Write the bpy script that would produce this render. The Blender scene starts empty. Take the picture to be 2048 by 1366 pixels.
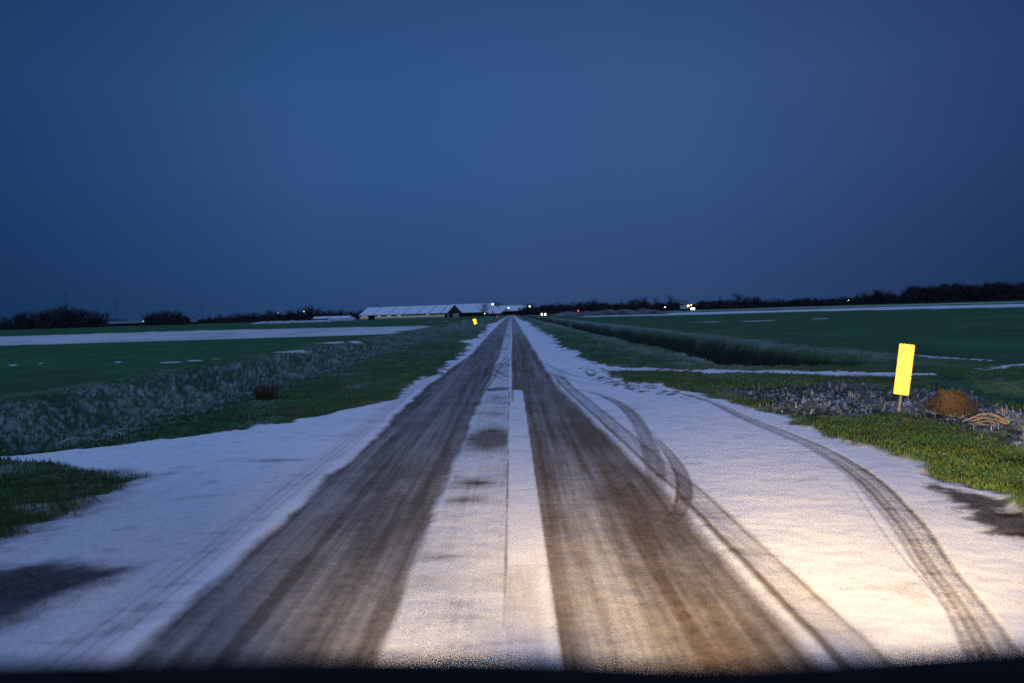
import bpy, math, random
import numpy as np
from mathutils import Vector, Matrix

# ------------------------------------------------------------------ camera
F = 1700.0; H = 1.5                       # focal length in photo pixels, eye height in metres
ROLL = math.atan(0.0297); PITCH = math.atan(56.5 / F)
scn = bpy.context.scene
cam_d = bpy.data.cameras.new('camera'); cam = bpy.data.objects.new('camera', cam_d)
scn.collection.objects.link(cam); scn.camera = cam
cam_d.sensor_width = 36.0; cam_d.lens = 36.0 * F / 2048.0
cam_d.clip_start = 0.05; cam_d.clip_end = 20000
cam_d.dof.use_dof = True; cam_d.dof.focus_distance = 15.0; cam_d.dof.aperture_fstop = 1.5
_c, _s = math.cos(ROLL), math.sin(ROLL)
fwd = Vector((0, math.cos(PITCH), -math.sin(PITCH)))
up0 = Vector((0, math.sin(PITCH), math.cos(PITCH)))
rt0 = Vector((1, 0, 0))
rt = rt0 * _c - up0 * _s
up = rt0 * _s + up0 * _c
M = Matrix((rt, up, -fwd)).transposed().to_4x4()
M.translation = Vector((0, 0, H))
cam.matrix_world = M

def ray(px, py):
    a = px - 1024.0; b = py - 683.0
    u = a * _c - b * _s; v = a * _s + b * _c
    cp, sp = math.cos(PITCH), math.sin(PITCH)
    return u, F * cp - v * sp, -(v * cp + F * sp)
def G(px, py, z=0.0):                     # where the ground lies under a point of the photo
    u, f, d = ray(px, py); t = (z - H) / d
    return (u * t, f * t)
def W(px, py, Y):                         # a point of the photo at distance Y
    u, f, d = ray(px, py); t = Y / f
    return Vector((u * t, Y, H + d * t))

# ------------------------------------------------------------------ sky (dusk)
w = bpy.data.worlds.new('World'); scn.world = w; w.use_nodes = True
nt = w.node_tree; nt.nodes.clear()
def N(tree, t, **k):
    n = tree.nodes.new(t)
    for a, b in k.items(): setattr(n, a, b)
    return n
L = nt.links.new
out = N(nt, 'ShaderNodeOutputWorld'); bg = N(nt, 'ShaderNodeBackground')
tc = N(nt, 'ShaderNodeTexCoord'); sep = N(nt, 'ShaderNodeSeparateXYZ')
L(tc.outputs['Generated'], sep.inputs[0])
ramp = N(nt, 'ShaderNodeValToRGB'); L(sep.outputs['Z'], ramp.inputs[0])
e = ramp.color_ramp.elements
def stops(cr, lst):
    cr.elements[0].position = lst[0][0]; cr.elements[0].color = (*lst[0][1], 1)
    cr.elements[1].position = lst[-1][0]; cr.elements[1].color = (*lst[-1][1], 1)
    for p, c in lst[1:-1]:
        el = cr.elements.new(p); el.color = (*c, 1)
stops(ramp.color_ramp, [(0.0, (.024, .060, .158)), (0.06, (.026, .070, .190)), (0.16, (.030, .086, .236)),
                        (0.25, (.030, .088, .242)), (0.34, (.022, .072, .205)), (0.55, (.15, .25, .53)), (1.0, (.25, .38, .73))])
nz = N(nt, 'ShaderNodeTexNoise'); nz.inputs['Scale'].default_value = 1.6; nz.inputs['Detail'].default_value = 3
L(tc.outputs['Generated'], nz.inputs['Vector'])
nr = N(nt, 'ShaderNodeValToRGB'); L(nz.outputs[0], nr.inputs[0])
stops(nr.color_ramp, [(0.3, (.74, .96, 1.06)), (0.7, (1.24, 1.05, 1.06))])
mu = N(nt, 'ShaderNodeMix', data_type='RGBA', blend_type='MULTIPLY'); mu.inputs[0].default_value = 1
L(ramp.outputs[0], mu.inputs[6]); L(nr.outputs[0], mu.inputs[7])
# lens vignette painted into the sky colour: darker out to the sides
az = N(nt, 'ShaderNodeMath', operation='ABSOLUTE'); L(sep.outputs['X'], az.inputs[0])
azr = N(nt, 'ShaderNodeValToRGB'); L(az.outputs[0], azr.inputs[0])
azs = N(nt, 'ShaderNodeMapRange'); L(sep.outputs['X'], azs.inputs[0]); azs.inputs[1].default_value = -.5; azs.inputs[2].default_value = .5
azt = N(nt, 'ShaderNodeValToRGB'); L(azs.outputs[0], azt.inputs[0])
stops(azt.color_ramp, [(0.0, (.80, .94, .95)), (.5, (.98, .97, .95)), (1.0, (1.22, .96, .94))])
muz = N(nt, 'ShaderNodeMix', data_type='RGBA', blend_type='MULTIPLY'); muz.inputs[0].default_value = 1; L(mu.outputs[2], muz.inputs[6]); L(azt.outputs[0], muz.inputs[7])
stops(azr.color_ramp, [(0.0, (1.05,) * 3), (0.22, (1.0,) * 3), (0.52, (.50, .56, .60))])
mu2 = N(nt, 'ShaderNodeMix', data_type='RGBA', blend_type='MULTIPLY'); L(muz.outputs[2], mu2.inputs[6]); L(azr.outputs[0], mu2.inputs[7])
elm = N(nt, 'ShaderNodeMapRange'); L(sep.outputs['Z'], elm.inputs[0])
elm.inputs[1].default_value = .35; elm.inputs[2].default_value = .55; elm.inputs[3].default_value = 1; elm.inputs[4].default_value = 0
L(elm.outputs[0], mu2.inputs[0])
sky = N(nt, 'ShaderNodeTexSky'); sky.sky_type = 'NISHITA'; sky.sun_disc = False
sky.sun_elevation = math.radians(-4); sky.sun_rotation = math.radians(200)
add = N(nt, 'ShaderNodeMix', data_type='RGBA', blend_type='ADD'); add.inputs[0].default_value = 0.02
L(mu2.outputs[2], add.inputs[6]); L(sky.outputs[0], add.inputs[7])
L(add.outputs[2], bg.inputs[0]); bg.inputs[1].default_value = 1.0
L(bg.outputs[0], out.inputs[0])

# ------------------------------------------------------------------ the car's own headlamps
def spot(name, loc, target, power, size, blend, col, rad=.06):
    d = bpy.data.lights.new(name, 'SPOT'); o = bpy.data.objects.new(name, d)
    scn.collection.objects.link(o); o.location = loc
    o.rotation_euler = (Vector(target) - Vector(loc)).to_track_quat('-Z', 'Y').to_euler()
    d.energy = power; d.spot_size = math.radians(size); d.spot_blend = blend; d.color = col; d.shadow_soft_size = rad
    return o
WARM = (1.0, .68, .31)
LAMP_R = Vector((.64, 1.25, .86)); LAMP_L = Vector((-.64, 1.25, .86))
def beam(lamp, az, down, size, power, name='headlamp_beam'):
    a, d = math.radians(az), math.radians(down)
    return spot(name, lamp, lamp + Vector((math.sin(a) * math.cos(d), math.cos(a) * math.cos(d), -math.sin(d))) * 10, power, size, 1.0, WARM)
beam(LAMP_R, 23, 1.5, 40, 4900)
beam(LAMP_R, 2, 3.2, 46, 2900)
beam(LAMP_R, 41, 3, 40, 950)
beam(LAMP_L, 3, 3.2, 46, 1600)
beam(LAMP_L, -18, 4, 46, 150)
spot('headlamp_far_beam', LAMP_R, (0, 120, 1.0), 3000, 12, 1.0, (1, .8, .55))

scn.view_settings.view_transform = 'Standard'; scn.view_settings.look = 'None'
scn.view_settings.exposure = 0; scn.view_settings.gamma = 1
scn.cycles.max_bounces = 4; scn.cycles.diffuse_bounces = 2; scn.cycles.glossy_bounces = 2
scn.cycles.caustics_reflective = False; scn.cycles.use_denoising = False

# ------------------------------------------------------------------ helpers
def tag(o, label=None, cat=None, group=None, kind=None):
    if label: o['label'] = label
    if cat: o['category'] = cat
    if group: o['group'] = group
    if kind: o['kind'] = kind
    return o
def empty(name, loc, label, cat, group=None, rz=0):
    o = bpy.data.objects.new(name, None); scn.collection.objects.link(o)
    o.location = loc; o.rotation_euler = (0, 0, rz)
    return tag(o, label, cat, group)
def mesh_np(name, V, Q, mat, parent=None, smooth=False):
    """V (n,3) array; Q list of (m,k) index arrays, all k the same."""
    me = bpy.data.meshes.new(name)
    V = np.asarray(V, np.float32); Q = np.asarray(Q, np.int32)
    me.vertices.add(len(V)); me.vertices.foreach_set('co', V.ravel())
    k = Q.shape[1]; me.loops.add(Q.size); me.loops.foreach_set('vertex_index', Q.ravel())
    me.polygons.add(len(Q)); me.polygons.foreach_set('loop_start', np.arange(0, Q.size, k, dtype=np.int32))
    me.polygons.foreach_set('loop_total', np.full(len(Q), k, np.int32))
    me.polygons.foreach_set('use_smooth', np.full(len(Q), smooth))
    me.update(calc_edges=True); me.materials.append(mat)
    o = bpy.data.objects.new(name, me); scn.collection.objects.link(o)
    if parent: o.parent = parent
    return o
class MB:
    def __init__(s): s.v = []; s.f = []
    def poly(s, pts): n = len(s.v); s.v += [tuple(p) for p in pts]; s.f.append(tuple(range(n, n + len(pts))))
    def box(s, x0, x1, y0, y1, z0, z1):
        n = len(s.v)
        s.v += [(x, y, z) for z in (z0, z1) for y in (y0, y1) for x in (x0, x1)]
        s.f += [tuple(n + i for i in q) for q in ((0, 2, 3, 1), (4, 5, 7, 6), (0, 1, 5, 4), (1, 3, 7, 5), (3, 2, 6, 7), (2, 0, 4, 6))]
    def prism(s, prof, x0, x1):            # profile in (y, z), run along x
        n = len(s.v); k = len(prof)
        s.v += [(x0, y, z) for y, z in prof] + [(x1, y, z) for y, z in prof]
        s.f.append(tuple(n + i for i in range(k))[::-1]); s.f.append(tuple(n + k + i for i in range(k)))
        for i in range(k): s.f.append((n + i, n + (i + 1) % k, n + k + (i + 1) % k, n + k + i))
    def tube(s, pts, r, sides=6):
        pts = [Vector(p) for p in pts]; n = len(s.v)
        rr = r if isinstance(r, (list, tuple)) else [r] * len(pts)
        for i, p in enumerate(pts):
            d = (pts[min(i + 1, len(pts) - 1)] - pts[max(i - 1, 0)]).normalized()
            a = d.orthogonal().normalized(); b = d.cross(a)
            for j in range(sides):
                t = 2 * math.pi * j / sides; s.v.append(tuple(p + (a * math.cos(t) + b * math.sin(t)) * rr[i]))
        for i in range(len(pts) - 1):
            for j in range(sides):
                a = n + i * sides + j; b = n + i * sides + (j + 1) % sides
                s.f.append((a, b, b + sides, a + sides))
        s.f.append(tuple(range(n, n + sides))[::-1]); m = n + (len(pts) - 1) * sides; s.f.append(tuple(range(m, m + sides)))
    def ball(s, c, r, n1=10, n2=7, sz=1):
        n = len(s.v)
        for i in range(n2 + 1):
            ph = math.pi * i / n2
            for j in range(n1):
                t = 2 * math.pi * j / n1
                s.v.append((c[0] + r * math.sin(ph) * math.cos(t), c[1] + r * math.sin(ph) * math.sin(t), c[2] + sz * r * math.cos(ph)))
        for i in range(n2):
            for j in range(n1):
                a = n + i * n1 + j; b = n + i * n1 + (j + 1) % n1; s.f.append((a, a + n1, b + n1, b))
    def build(s, name, mat, parent=None, bevel=0, smooth=False):
        me = bpy.data.meshes.new(name); me.from_pydata(s.v, [], s.f); me.update(); me.materials.append(mat)
        o = bpy.data.objects.new(name, me); scn.collection.objects.link(o)
        if parent: o.parent = parent
        if smooth:
            for p in me.polygons: p.use_smooth = True
        if bevel:
            m = o.modifiers.new('bevel', 'BEVEL'); m.width = bevel; m.segments = 2
        return o
def mat(name, col, rough=.8, metal=0, var=.25, scale=8, emit=None, estr=0, bump=0, spec=.3):
    m = bpy.data.materials.new(name); m.use_nodes = True; t = m.node_tree; b = t.nodes['Principled BSDF']
    b.inputs['Roughness'].default_value = rough; b.inputs['Metallic'].default_value = metal
    b.inputs['Specular IOR Level'].default_value = spec
    tcn = N(t, 'ShaderNodeTexCoord'); n = N(t, 'ShaderNodeTexNoise'); n.inputs['Scale'].default_value = scale; n.inputs['Detail'].default_value = 5
    t.links.new(tcn.outputs['Object'], n.inputs['Vector'])
    r = N(t, 'ShaderNodeValToRGB'); t.links.new(n.outputs[0], r.inputs[0])
    stops(r.color_ramp, [(.3, tuple(c * (1 - var) for c in col)), (.7, tuple(min(1, c * (1 + var)) for c in col))])
    t.links.new(r.outputs[0], b.inputs['Base Color'])
    if bump:
        bp = N(t, 'ShaderNodeBump'); bp.inputs['Strength'].default_value = bump; bp.inputs['Distance'].default_value = .02
        t.links.new(n.outputs[0], bp.inputs['Height']); t.links.new(bp.outputs[0], b.inputs['Normal'])
    if emit:
        b.inputs['Emission Color'].default_value = (*emit, 1); b.inputs['Emission Strength'].default_value = estr
    return m

# numpy value noise
def _hash(i, j, seed):
    h = (i * 374761393 + j * 668265263 + seed * 974634777) & 0xffffffff
    h = ((h ^ (h >> 13)) * 1274126177) & 0xffffffff
    return ((h ^ (h >> 16)) & 0xffff) / 65535.0
def vn(x, y, seed=0):
    x = np.asarray(x, np.float64); y = np.asarray(y, np.float64)
    i = np.floor(x).astype(np.int64); j = np.floor(y).astype(np.int64); fx = x - i; fy = y - j
    fx = fx * fx * (3 - 2 * fx); fy = fy * fy * (3 - 2 * fy)
    a = _hash(i, j, seed); b = _hash(i + 1, j, seed); c = _hash(i, j + 1, seed); d = _hash(i + 1, j + 1, seed)
    return (a + (b - a) * fx) * (1 - fy) + (c + (d - c) * fx) * fy
def fbm(x, y, seed=0, o=4):
    s = 0; a = 1; t = 0
    for k in range(o):
        s = s + a * vn(x * 2 ** k, y * 2 ** k, seed + k * 17); t += a; a *= .5
    return s / t
def sm(x, a, b):
    t = np.clip((x - a) / (b - a), 0, 1); return t * t * (3 - 2 * t)
def inpoly(X, Y, poly):
    ins = np.zeros(X.shape, bool); n = len(poly)
    for k in range(n):
        x0, y0 = poly[k]; x1, y1 = poly[(k + 1) % n]
        if y0 == y1: continue
        c = (y0 > Y) != (y1 > Y)
        xi = (x1 - x0) * (Y - y0) / (y1 - y0) + x0
        ins ^= c & (X < xi)
    return ins
def polydist(X, Y, pts, closed=False):
    """distance to a polyline, signed side offset and running parameter"""
    best = np.full(X.shape, 1e9); side = np.zeros(X.shape); par = np.zeros(X.shape); run = 0
    P = list(pts) + ([pts[0]] if closed else [])
    for (x0, y0), (x1, y1) in zip(P[:-1], P[1:]):
        dx, dy = x1 - x0, y1 - y0; l2 = dx * dx + dy * dy + 1e-12; l = math.sqrt(l2)
        t = np.clip(((X - x0) * dx + (Y - y0) * dy) / l2, 0, 1)
        ex = X - (x0 + t * dx); ey = Y - (y0 + t * dy); d = np.sqrt(ex * ex + ey * ey)
        m = d < best; best = np.where(m, d, best)
        side = np.where(m, (dx * ey - dy * ex) / l, side); par = np.where(m, run + t * l, par); run += l
    return best, side, par
def curve(pts, n=6):                      # smooth a polyline (Catmull-Rom)
    P = [Vector((*p, 0)) for p in pts]; P = [P[0] * 2 - P[1]] + P + [P[-1] * 2 - P[-2]]; o = []
    for i in range(1, len(P) - 2):
        for k in range(n):
            t = k / n; a, b, c, d = P[i - 1:i + 3]
            q = .5 * ((2 * b) + (c - a) * t + (2 * a - 5 * b + 4 * c - d) * t * t + (3 * b - a - 3 * c + d) * t ** 3); o.append((q.x, q.y))
    o.append((P[-2].x, P[-2].y)); return o
GP = lambda pts: [G(*p) for p in pts]

# ------------------------------------------------------------------ terrain as one fine sheet, split into road, lay-by, verge, ditch and field
dys = np.concatenate([np.arange(800, 60, -1.9), np.arange(60, 14, -1.0), np.arange(14, .6, -.45)])
Zr = F * H / dys
Zr = np.concatenate([[-40, -12, -4, -1, .3, 1.2, 2.0, 2.6, 2.95], Zr])
sc = np.arange(-.70, .7001, .00135)
so = .70 * 1.09 ** np.arange(1, 40)
S = np.concatenate([-so[::-1], sc, so])
ZZ, SS = np.meshgrid(Zr, S, indexing='ij')
Y = ZZ; X = SS * (np.maximum(Y, 2.5) + 1.2)

# snow sheet of the lay-bys and shoulders, outline from the tyre-cleared road to the ragged grass edge
snow_poly = GP([(1028, 629.0), (1045, 640), (1058, 644), (1072, 655), (1086, 664), (1112, 677), (1116, 688), (1140, 699), (1158, 704), (1158, 716), (1190, 726),
    (1225, 733), (1300, 737), (1460, 741), (1650, 742.5), (1868, 746), (1868, 750.5), (1660, 749), (1460, 746), (1330, 740), (1240, 741), (1230, 752), (1262, 764),
    (1320, 768), (1400, 786), (1480, 809), (1560, 829), (1600, 852), (1700, 886), (1830, 931), (1900, 958), (1960, 990), (2048, 1030), (2300, 1150), (3200, 1480),
    (3200, 2600), (-1800, 2600), (-1600, 1700), (-700, 1330), (-250, 1250), (0, 1235), (150, 1180), (215, 1148), (130, 1130), (0, 1138), (-300, 1160), (-300, 1100), (0, 1075), (130, 1020),
    (245, 975), (330, 945), (240, 940), (100, 930), (0, 927), (-500, 935), (-500, 938), (-500, 925), (0, 911), (300, 879), (480, 860), (620, 834), (720, 810), (790, 797),
    (820, 768), (872, 748), (882, 734), (905, 720), (930, 700), (936, 688), (918, 682), (945, 680), (963, 668), (975, 652), (968, 650), (990, 645), (1003, 637), (1019, 629.0)])
sd, _, _ = polydist(X, Y, snow_poly, True)
ins = inpoly(X, Y, snow_poly)
sd = np.where(ins, sd, -sd)               # metres inside the snow
sn_n = fbm(X * 2.2, Y * 1.4, 3, 4) - .5
edge_w = .25 + .008 * np.abs(Y)
softl = sm(-X, 1.8, 2.8) * (1 - sm(Y, 7.5, 9.3))
cov = sm(sd + sn_n * (.35 + .02 * np.clip(Y, 0, 60) + .55 * softl), -.07 - .30 * softl, .07 + .003 * np.abs(Y) + .30 * softl)

# broad surfaces
far = sm(Y, 20, 60)
n_big = fbm(X * .25, Y * .25, 5, 4); n_med = fbm(X * 1.3, Y * 1.3, 6, 4); n_fin = fbm(X * 6, Y * 6, 7, 3)
# ditches
def ditch(x, x0, x1):                     # 0 outside, 1 at the bottom
    return sm(x, x0, x0 + (x1 - x0) * .38) * (1 - sm(x, x1 - (x1 - x0) * .42, x1))
wob = (fbm(Y * .12, Y * 0, 9, 3) - .5) * 1.1
rightd = ditch(X + wob, 5.5, 9.7) * (sm(Y, 20.6, 22.6))
rightd2 = ditch(X + wob * .6, 6.9, 10.2) * (1 - sm(Y, 13.5, 16.2))
leftd = ditch(-X + wob * .45, 4.9, 10.3) * (.45 + .55 * sm(Y, 9, 12))
bed = -1.45 * rightd - 1.1 * rightd2 - .6 * leftd * sm(Y, 9.5, 13)
in_r = np.maximum(rightd, rightd2); in_l = leftd
# frost: bank faces away from the road on the left; lips of the right ditch; rough ground near the marker
frost = np.zeros_like(X)
bandL = sm(-X + wob * .5, 4.6, 5.6) * (1 - sm(-X + wob * .5 + (n_med - .5), 9.8, 10.9)) * (1 - sm(Y, 45, 80) * .7) * sm(Y, 9.5, 12)
frost += bandL * (.05 + .25 * (n_med - .5) + .35 * (fbm(X * 2.2 + Y * .5, Y * .8, 11, 4) - .5) + 1.1 * (fbm(X * 15 + Y * 6, Y * 5, 12, 3) - .5))
lipR = np.exp(-((X - 5.0 - wob) / .55) ** 2) * .22 + np.exp(-((X - 10.2 - wob * .5) / .6) ** 2) * .26
frost += lipR * sm(Y, 15, 26) * (1 - sm(Y, 110, 200) * .5) * (.4 + 1.2 * (n_med - .2))
CP = GP([(1430, 782), (1520, 770), (1660, 768), (1800, 778), (1960, 800), (2200, 860), (2300, 960), (2048, 905), (1960, 866), (1900, 852), (1800, 828), (1700, 834), (1600, 842), (1545, 828), (1510, 800)])
crumb = inpoly(X, Y, CP); cd, _, _ = polydist(X, Y, CP, True)
cr = sm(np.where(crumb, cd, -cd) + (n_med - .5) * 1.2, -.25, .35)
crn = fbm(X * 22, Y * 9, 21, 3)
frost += cr * (.02 + 2.9 * np.clip(crn - .54, 0, 1) + .30 * (n_med - .5))
verge_fr = .065 + .55 * np.clip(fbm(X * 1.1, Y * .7, 13, 4) - .52, 0, 1) + .45 * np.clip(fbm(X * 4, Y * 2.2, 14, 3) - .6, 0, 1)
near_green = (1 - sm(np.abs(X), 10.5, 12.5))
frost += verge_fr * near_green * (1 - in_r)
frost += .22 * near_green * sm(Y, 35, 110) * (fbm(X * .8, Y * .15, 15, 3))
frost *= 1 - .96 * sm(rightd, .05, .3)
frost = np.clip(frost * .62 - .03, 0, .95)
# thin snow lines in the crop fields
def strip(pts, w0):
    P = GP(pts); d, s, p = polydist(X, Y, P)
    ends = sm(p, 0, .8) * 1.0
    return sm(w0 - d + (fbm(X * .22, Y * 2.5, 31, 4) - .47) * w0 * 2.4, -.02, w0 * .7)
lines = np.zeros_like(X)
for pts, w0 in [([(560, 706), (600, 701), (680, 699)], .55), ([(660, 686), (700, 683.5), (765, 682)], .8), ([(330, 725.5), (425, 719)], .30), ([(0, 732), (125, 724)], .16), ([(225, 725), (262, 722)], .12), ([(590, 711), (680, 707)], .3),
                ([(1270, 648), (1340, 645.5), (1450, 643), (1560, 641)], .9), ([(1830, 711), (1925, 718)], .16), ([(1965, 740), (2060, 728)], .12), ([(1950, 719), (1985, 722)], .10),
                ([(860, 644), (930, 641)], 1.1), ([(1600, 638), (1700, 636)], .35)]:
    lines = np.maximum(lines, strip(pts, w0))
lines *= 1 - sm(in_l, .05, .3) * (Y > 12)
# the wide snow-covered plots
def plot(poly, seed=1, soft=.25, cv=.82):
    P = GP(poly); ins = inpoly(X, Y, P); d, _, _ = polydist(X, Y, P, True); d = np.where(ins, d, -d)
    return sm(d + (fbm(X * .4, Y * .15, seed, 3) - .5) * 4 * soft, -soft, soft) * cv
pl = plot([(-900, 703), (0, 691.0), (400, 679.5), (760, 669), (845, 664), (905, 653), (895, 650.5), (760, 653.5), (400, 661), (0, 673), (-900, 697)], 41, .6)
pl *= sm(-X + (n_big - .5) * 3, 10.2, 11.6)
pl *= .92 - .55 * np.clip(fbm(X * .35, Y * .10, 42, 3) - .45, 0, 1) * 1.6
pr = plot([(1162, 634.0), (1400, 629.2), (1600, 623.0), (2048, 613.8), (3400, 575), (3400, 566), (2048, 607.5), (1800, 613.2), (1560, 620.2), (1338, 626.0), (1336, 628.2), (1162, 632.3)], 43, .9)
pr2 = plot([(1336, 623.8), (1600, 616.0), (2048, 604.6), (2048, 603.2), (1600, 614.7), (1336, 622.9)], 44, 1.2, .8)


# ---- the road: X offsets of the cleared wheel ruts
wy = (fbm(Y * .25, Y * 0 + 3, 51, 3) - .5) * .10; eg = (fbm(X * 5, Y * 1.6, 58, 4) - .5) * .16
outL = np.interp(Y, [0, 3.5, 9, 14, 20, 31, 80, 300], [-1.78, -1.80, -1.81, -1.88, -1.84, -1.62, -1.78, -1.85]) + wy
inL = np.interp(Y, [0, 12, 16, 20, 30, 60], [-.63, -.60, -.54, -.5, -.46, -.46]) + wy * .4
inR = np.interp(Y, [0, 16.4, 16.7, 60], [.17, .17, -.03, -.02])
outR = np.interp(Y, [0, 3.5, 7, 11, 18, 34, 75, 300], [1.31, 1.30, 1.27, 1.12, .93, .91, .95, 1.1]) + wy * .6
st1 = fbm(X * 15, Y * .28, 52, 3); st2 = fbm(X * 34, Y * .7, 53, 2); st3 = fbm(X * 5, Y * .12, 54, 2); pt = fbm(X * 3, Y * 1.6, 55, 4)
streak = .34 * (st1 - .5) + .16 * (st2 - .5) * (1 - sm(Y, 8, 16)) + .26 * (st3 - .5) + .20 * (pt - .5)
rl = sm(X - outL + eg, -.03, .09) * (1 - sm(X - inL + eg * .7, -.06, .05))
rrm = sm(X - inR, -.012, .015) * (1 - sm(X - outR + eg * .6, -.10, .04))
near = 1 - sm(Y, 5, 13)
covL = np.clip(.09 + .85 * streak + .10 * (1 - sm(Y, 18, 60)) * sm(fbm(X * 9, Y * .10, 56, 2), .5, .75) + .15 * sm(Y, 22, 80), .02, 1)
covR = np.clip(.07 + .80 * streak + near * .26 * np.exp(-((X - .48) / .17) ** 2) + .20 * sm(Y, 22, 80), .02, 1)
roadcov = cov.copy()
roadcov = roadcov * (1 - rl) + covL * rl
roadcov = roadcov * (1 - rrm) + covR * rrm
# centre strip between the ruts
mid = sm(X - inL, -.03, .05) * (1 - sm(X + .085, -.004, .004))
rip = fbm(X * 1.6, Y * 2.1, 60, 3); fine_rip = fbm(X * 6, Y * 9, 61, 2)
midc = .86 - .35 * np.clip(fbm(X * 9, Y * .5, 67, 3) - .5, 0, 1) - .9 * np.clip(rip - .56, 0, 1) * (1 + 1.0 * sm(Y, 10, 16)) - .35 * np.clip(fine_rip - .58, 0, 1)
def blob(px, py, rx, ry, amt, soft=.6):
    x, y = G(px, py); return amt * np.exp(-(((X - x) / rx) ** 2 + ((Y - y) / ry) ** 2) ** soft)
bl = blob(980, 876, .28, .95, .80, 1.4) + blob(945, 966, .19, .22, .55, 1) + blob(925, 1000, .19, .14, .55, 1) + blob(992, 796, .15, .5, .4) + blob(985, 828, .2, .5, .35) \
    + blob(990, 779, .6, .30, .6, 1.5) + blob(1000, 744, .5, 1.1, .35) + blob(885, 1112, .3, .06, .2) + blob(900, 1092, .3, .05, .16)
midc = midc - bl * (.85 + .9 * (fbm(X * 5, Y * 9, 63, 3)))
for k in range(9):                        # crossing bands of bare road further on
    yb = 24 + k * 7.5 + 3 * math.sin(k * 2.3); midc = midc - .55 * np.exp(-((Y - yb) / (.35 + .12 * k)) ** 2) * (vn(X * 3 + k * 9, Y * 0, 64) > .35)
midc = np.clip(midc - .12 * sm(Y, 40, 120), .1, 1)
roadcov = roadcov * (1 - mid) + midc * mid
# pale concrete slab strip, its joint line
slab = sm(X + .068, -.004, .004) * (1 - sm(X - .175 - wy * .1, -.006, .008)) * (1 - sm(Y, 16.5, 16.7))
scov = np.where(Y < 5.03, .60 + .30 * (st1 - .5) + .5 * (pt - .5) + .25 * np.exp(-((X - .14) / .03) ** 2), .955)
roadcov = roadcov * (1 - slab) + scov * slab
joint = (1 - sm(np.abs(X + .077), .004, .012)) * (.35 + .65 * sm(fbm(Y * 1.7, Y * 0, 66, 3), .35, .6)) * (1 - sm(Y, 17, 19)) * sm(Y, 3, 5.3)
joint = np.maximum(joint, (1 - sm(np.abs(X + .02), .0, .04)) * (1 - sm(np.abs(Y - 16.0), 1.2, 1.9)) * .9)
roadcov *= 1 - .75 * joint
# dusted edge band right of the right rut with thin tyre lines, and faint lines left of the left rut
eb = sm(X - outR, .0, .03) * (1 - sm(X - outR, .22, .30)) * (1 - sm(Y, 17, 24))
ebc = .62 + .7 * streak - .5 * np.clip(fbm(X * 7, Y * 1.3, 59, 3) - .5, 0, 1) - .42 * np.exp(-((X - outR - .245) / .018) ** 2) - .5 * np.exp(-((X - outR - .05) / .02) ** 2)
roadcov = roadcov * (1 - eb) + np.clip(ebc, .1, 1) * eb
el = sm(outL - X, .02, .08) * (1 - sm(outL - X, .30, .42)) * (1 - sm(Y, 17, 24))
roadcov -= el * (.16 + .22 * sm(np.sin((outL - X) * 75), .3, 1) + .35 * streak) * .8
# tyre tracks over the lay-by
def track(px, wid, amt, lines=4, seed=70):
    P = curve(GP(px)); d, s, p = polydist(X, Y, P); tot = sum(math.dist(a, b) for a, b in zip(P[:-1], P[1:]))
    cum = [0]
    g = GP(px)
    for a, b in zip(g[:-1], g[1:]): cum.append(cum[-1] + math.dist(a, b))
    wv = np.interp(p / max(tot, 1e-6), [c / cum[-1] for c in cum], wid); av = np.interp(p / max(tot, 1e-6), [c / cum[-1] for c in cum], amt)
    m = (1 - sm(d / wv, .42, .54)) * (1 - sm(np.where((p <= 0) | (p >= tot), d / wv, 0), .1, .5))
    ln = .5 + .5 * np.cos(s / wv * math.pi * 2 * lines)
    nn = fbm(s / wv * 5, p * .12, seed, 2)
    return m * av * 1.02 * np.clip(.62 + .38 * ln - 1.1 * (nn - .45) + .25 * (fbm(s * 9, p * .4, seed + 5, 2) - .5), 0, 1.1)
T = np.zeros_like(X)
T = np.maximum(T, track([(1105, 770), (1134, 775), (1178, 783), (1226, 800), (1260, 824), (1282, 855), (1298, 890), (1308, 925), (1312, 955), (1308, 985)], [.08, .10, .13, .17, .20, .20, .20, .20, .19, .16], [.3, .45, .55, .75, .75, .65, .6, .6, .55, .1], 4))
T = np.maximum(T, track([(1296, 858), (1318, 882), (1343, 912), (1362, 943), (1369, 972), (1366, 1000), (1352, 1024), (1330, 1046)], [.05, .08, .12, .14, .15, .15, .14, .12], [.1, .6, .8, .85, .9, .85, .6, .1], 3, 71))
T = np.maximum(T, track([(1090, 727), (1127, 744), (1178, 757), (1281, 773), (1348, 784), (1416, 801), (1485, 833), (1553, 861), (1621, 889), (1673, 917), (1731, 958), (1775, 1002), (1820, 1055), (1862, 1120), (1902, 1173), (1946, 1235), (1990, 1310), (2050, 1400)],
          [.10, .12, .10, .10, .09, .12, .19, .22, .22, .24, .26, .26, .25, .22, .21, .22, .25, .25], [.5, .6, .5, .45, .5, .6, .7, .65, .6, .75, .85, .8, .75, .75, .7, .7, .75, .75], 5, 72))
T = np.maximum(T, track([(1095, 745), (1140, 760), (1200, 768)], [.12, .14, .10], [.5, .5, .1], 2, 73))
T = np.maximum(T, track([(1690, 950), (1740, 1025), (1800, 1105), (1870, 1185), (1925, 1265), (1960, 1330)], [.02] * 6, [.2, .5, .5, .6, .8, .8], 1, 74))
for q in ([(1021, 716), (1001, 733), (987, 757), (970, 780)], [(1012, 716), (992, 733), (977, 757), (958, 785)], [(987, 736), (1007, 750), (1020, 756)], [(975, 742), (1000, 757), (1022, 763)]):
    T = np.maximum(T, track(q, [.06] * len(q), [.75] * len(q), 1, 75))
roadcov *= 1 - np.clip(T, 0, 1) * .93
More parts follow.
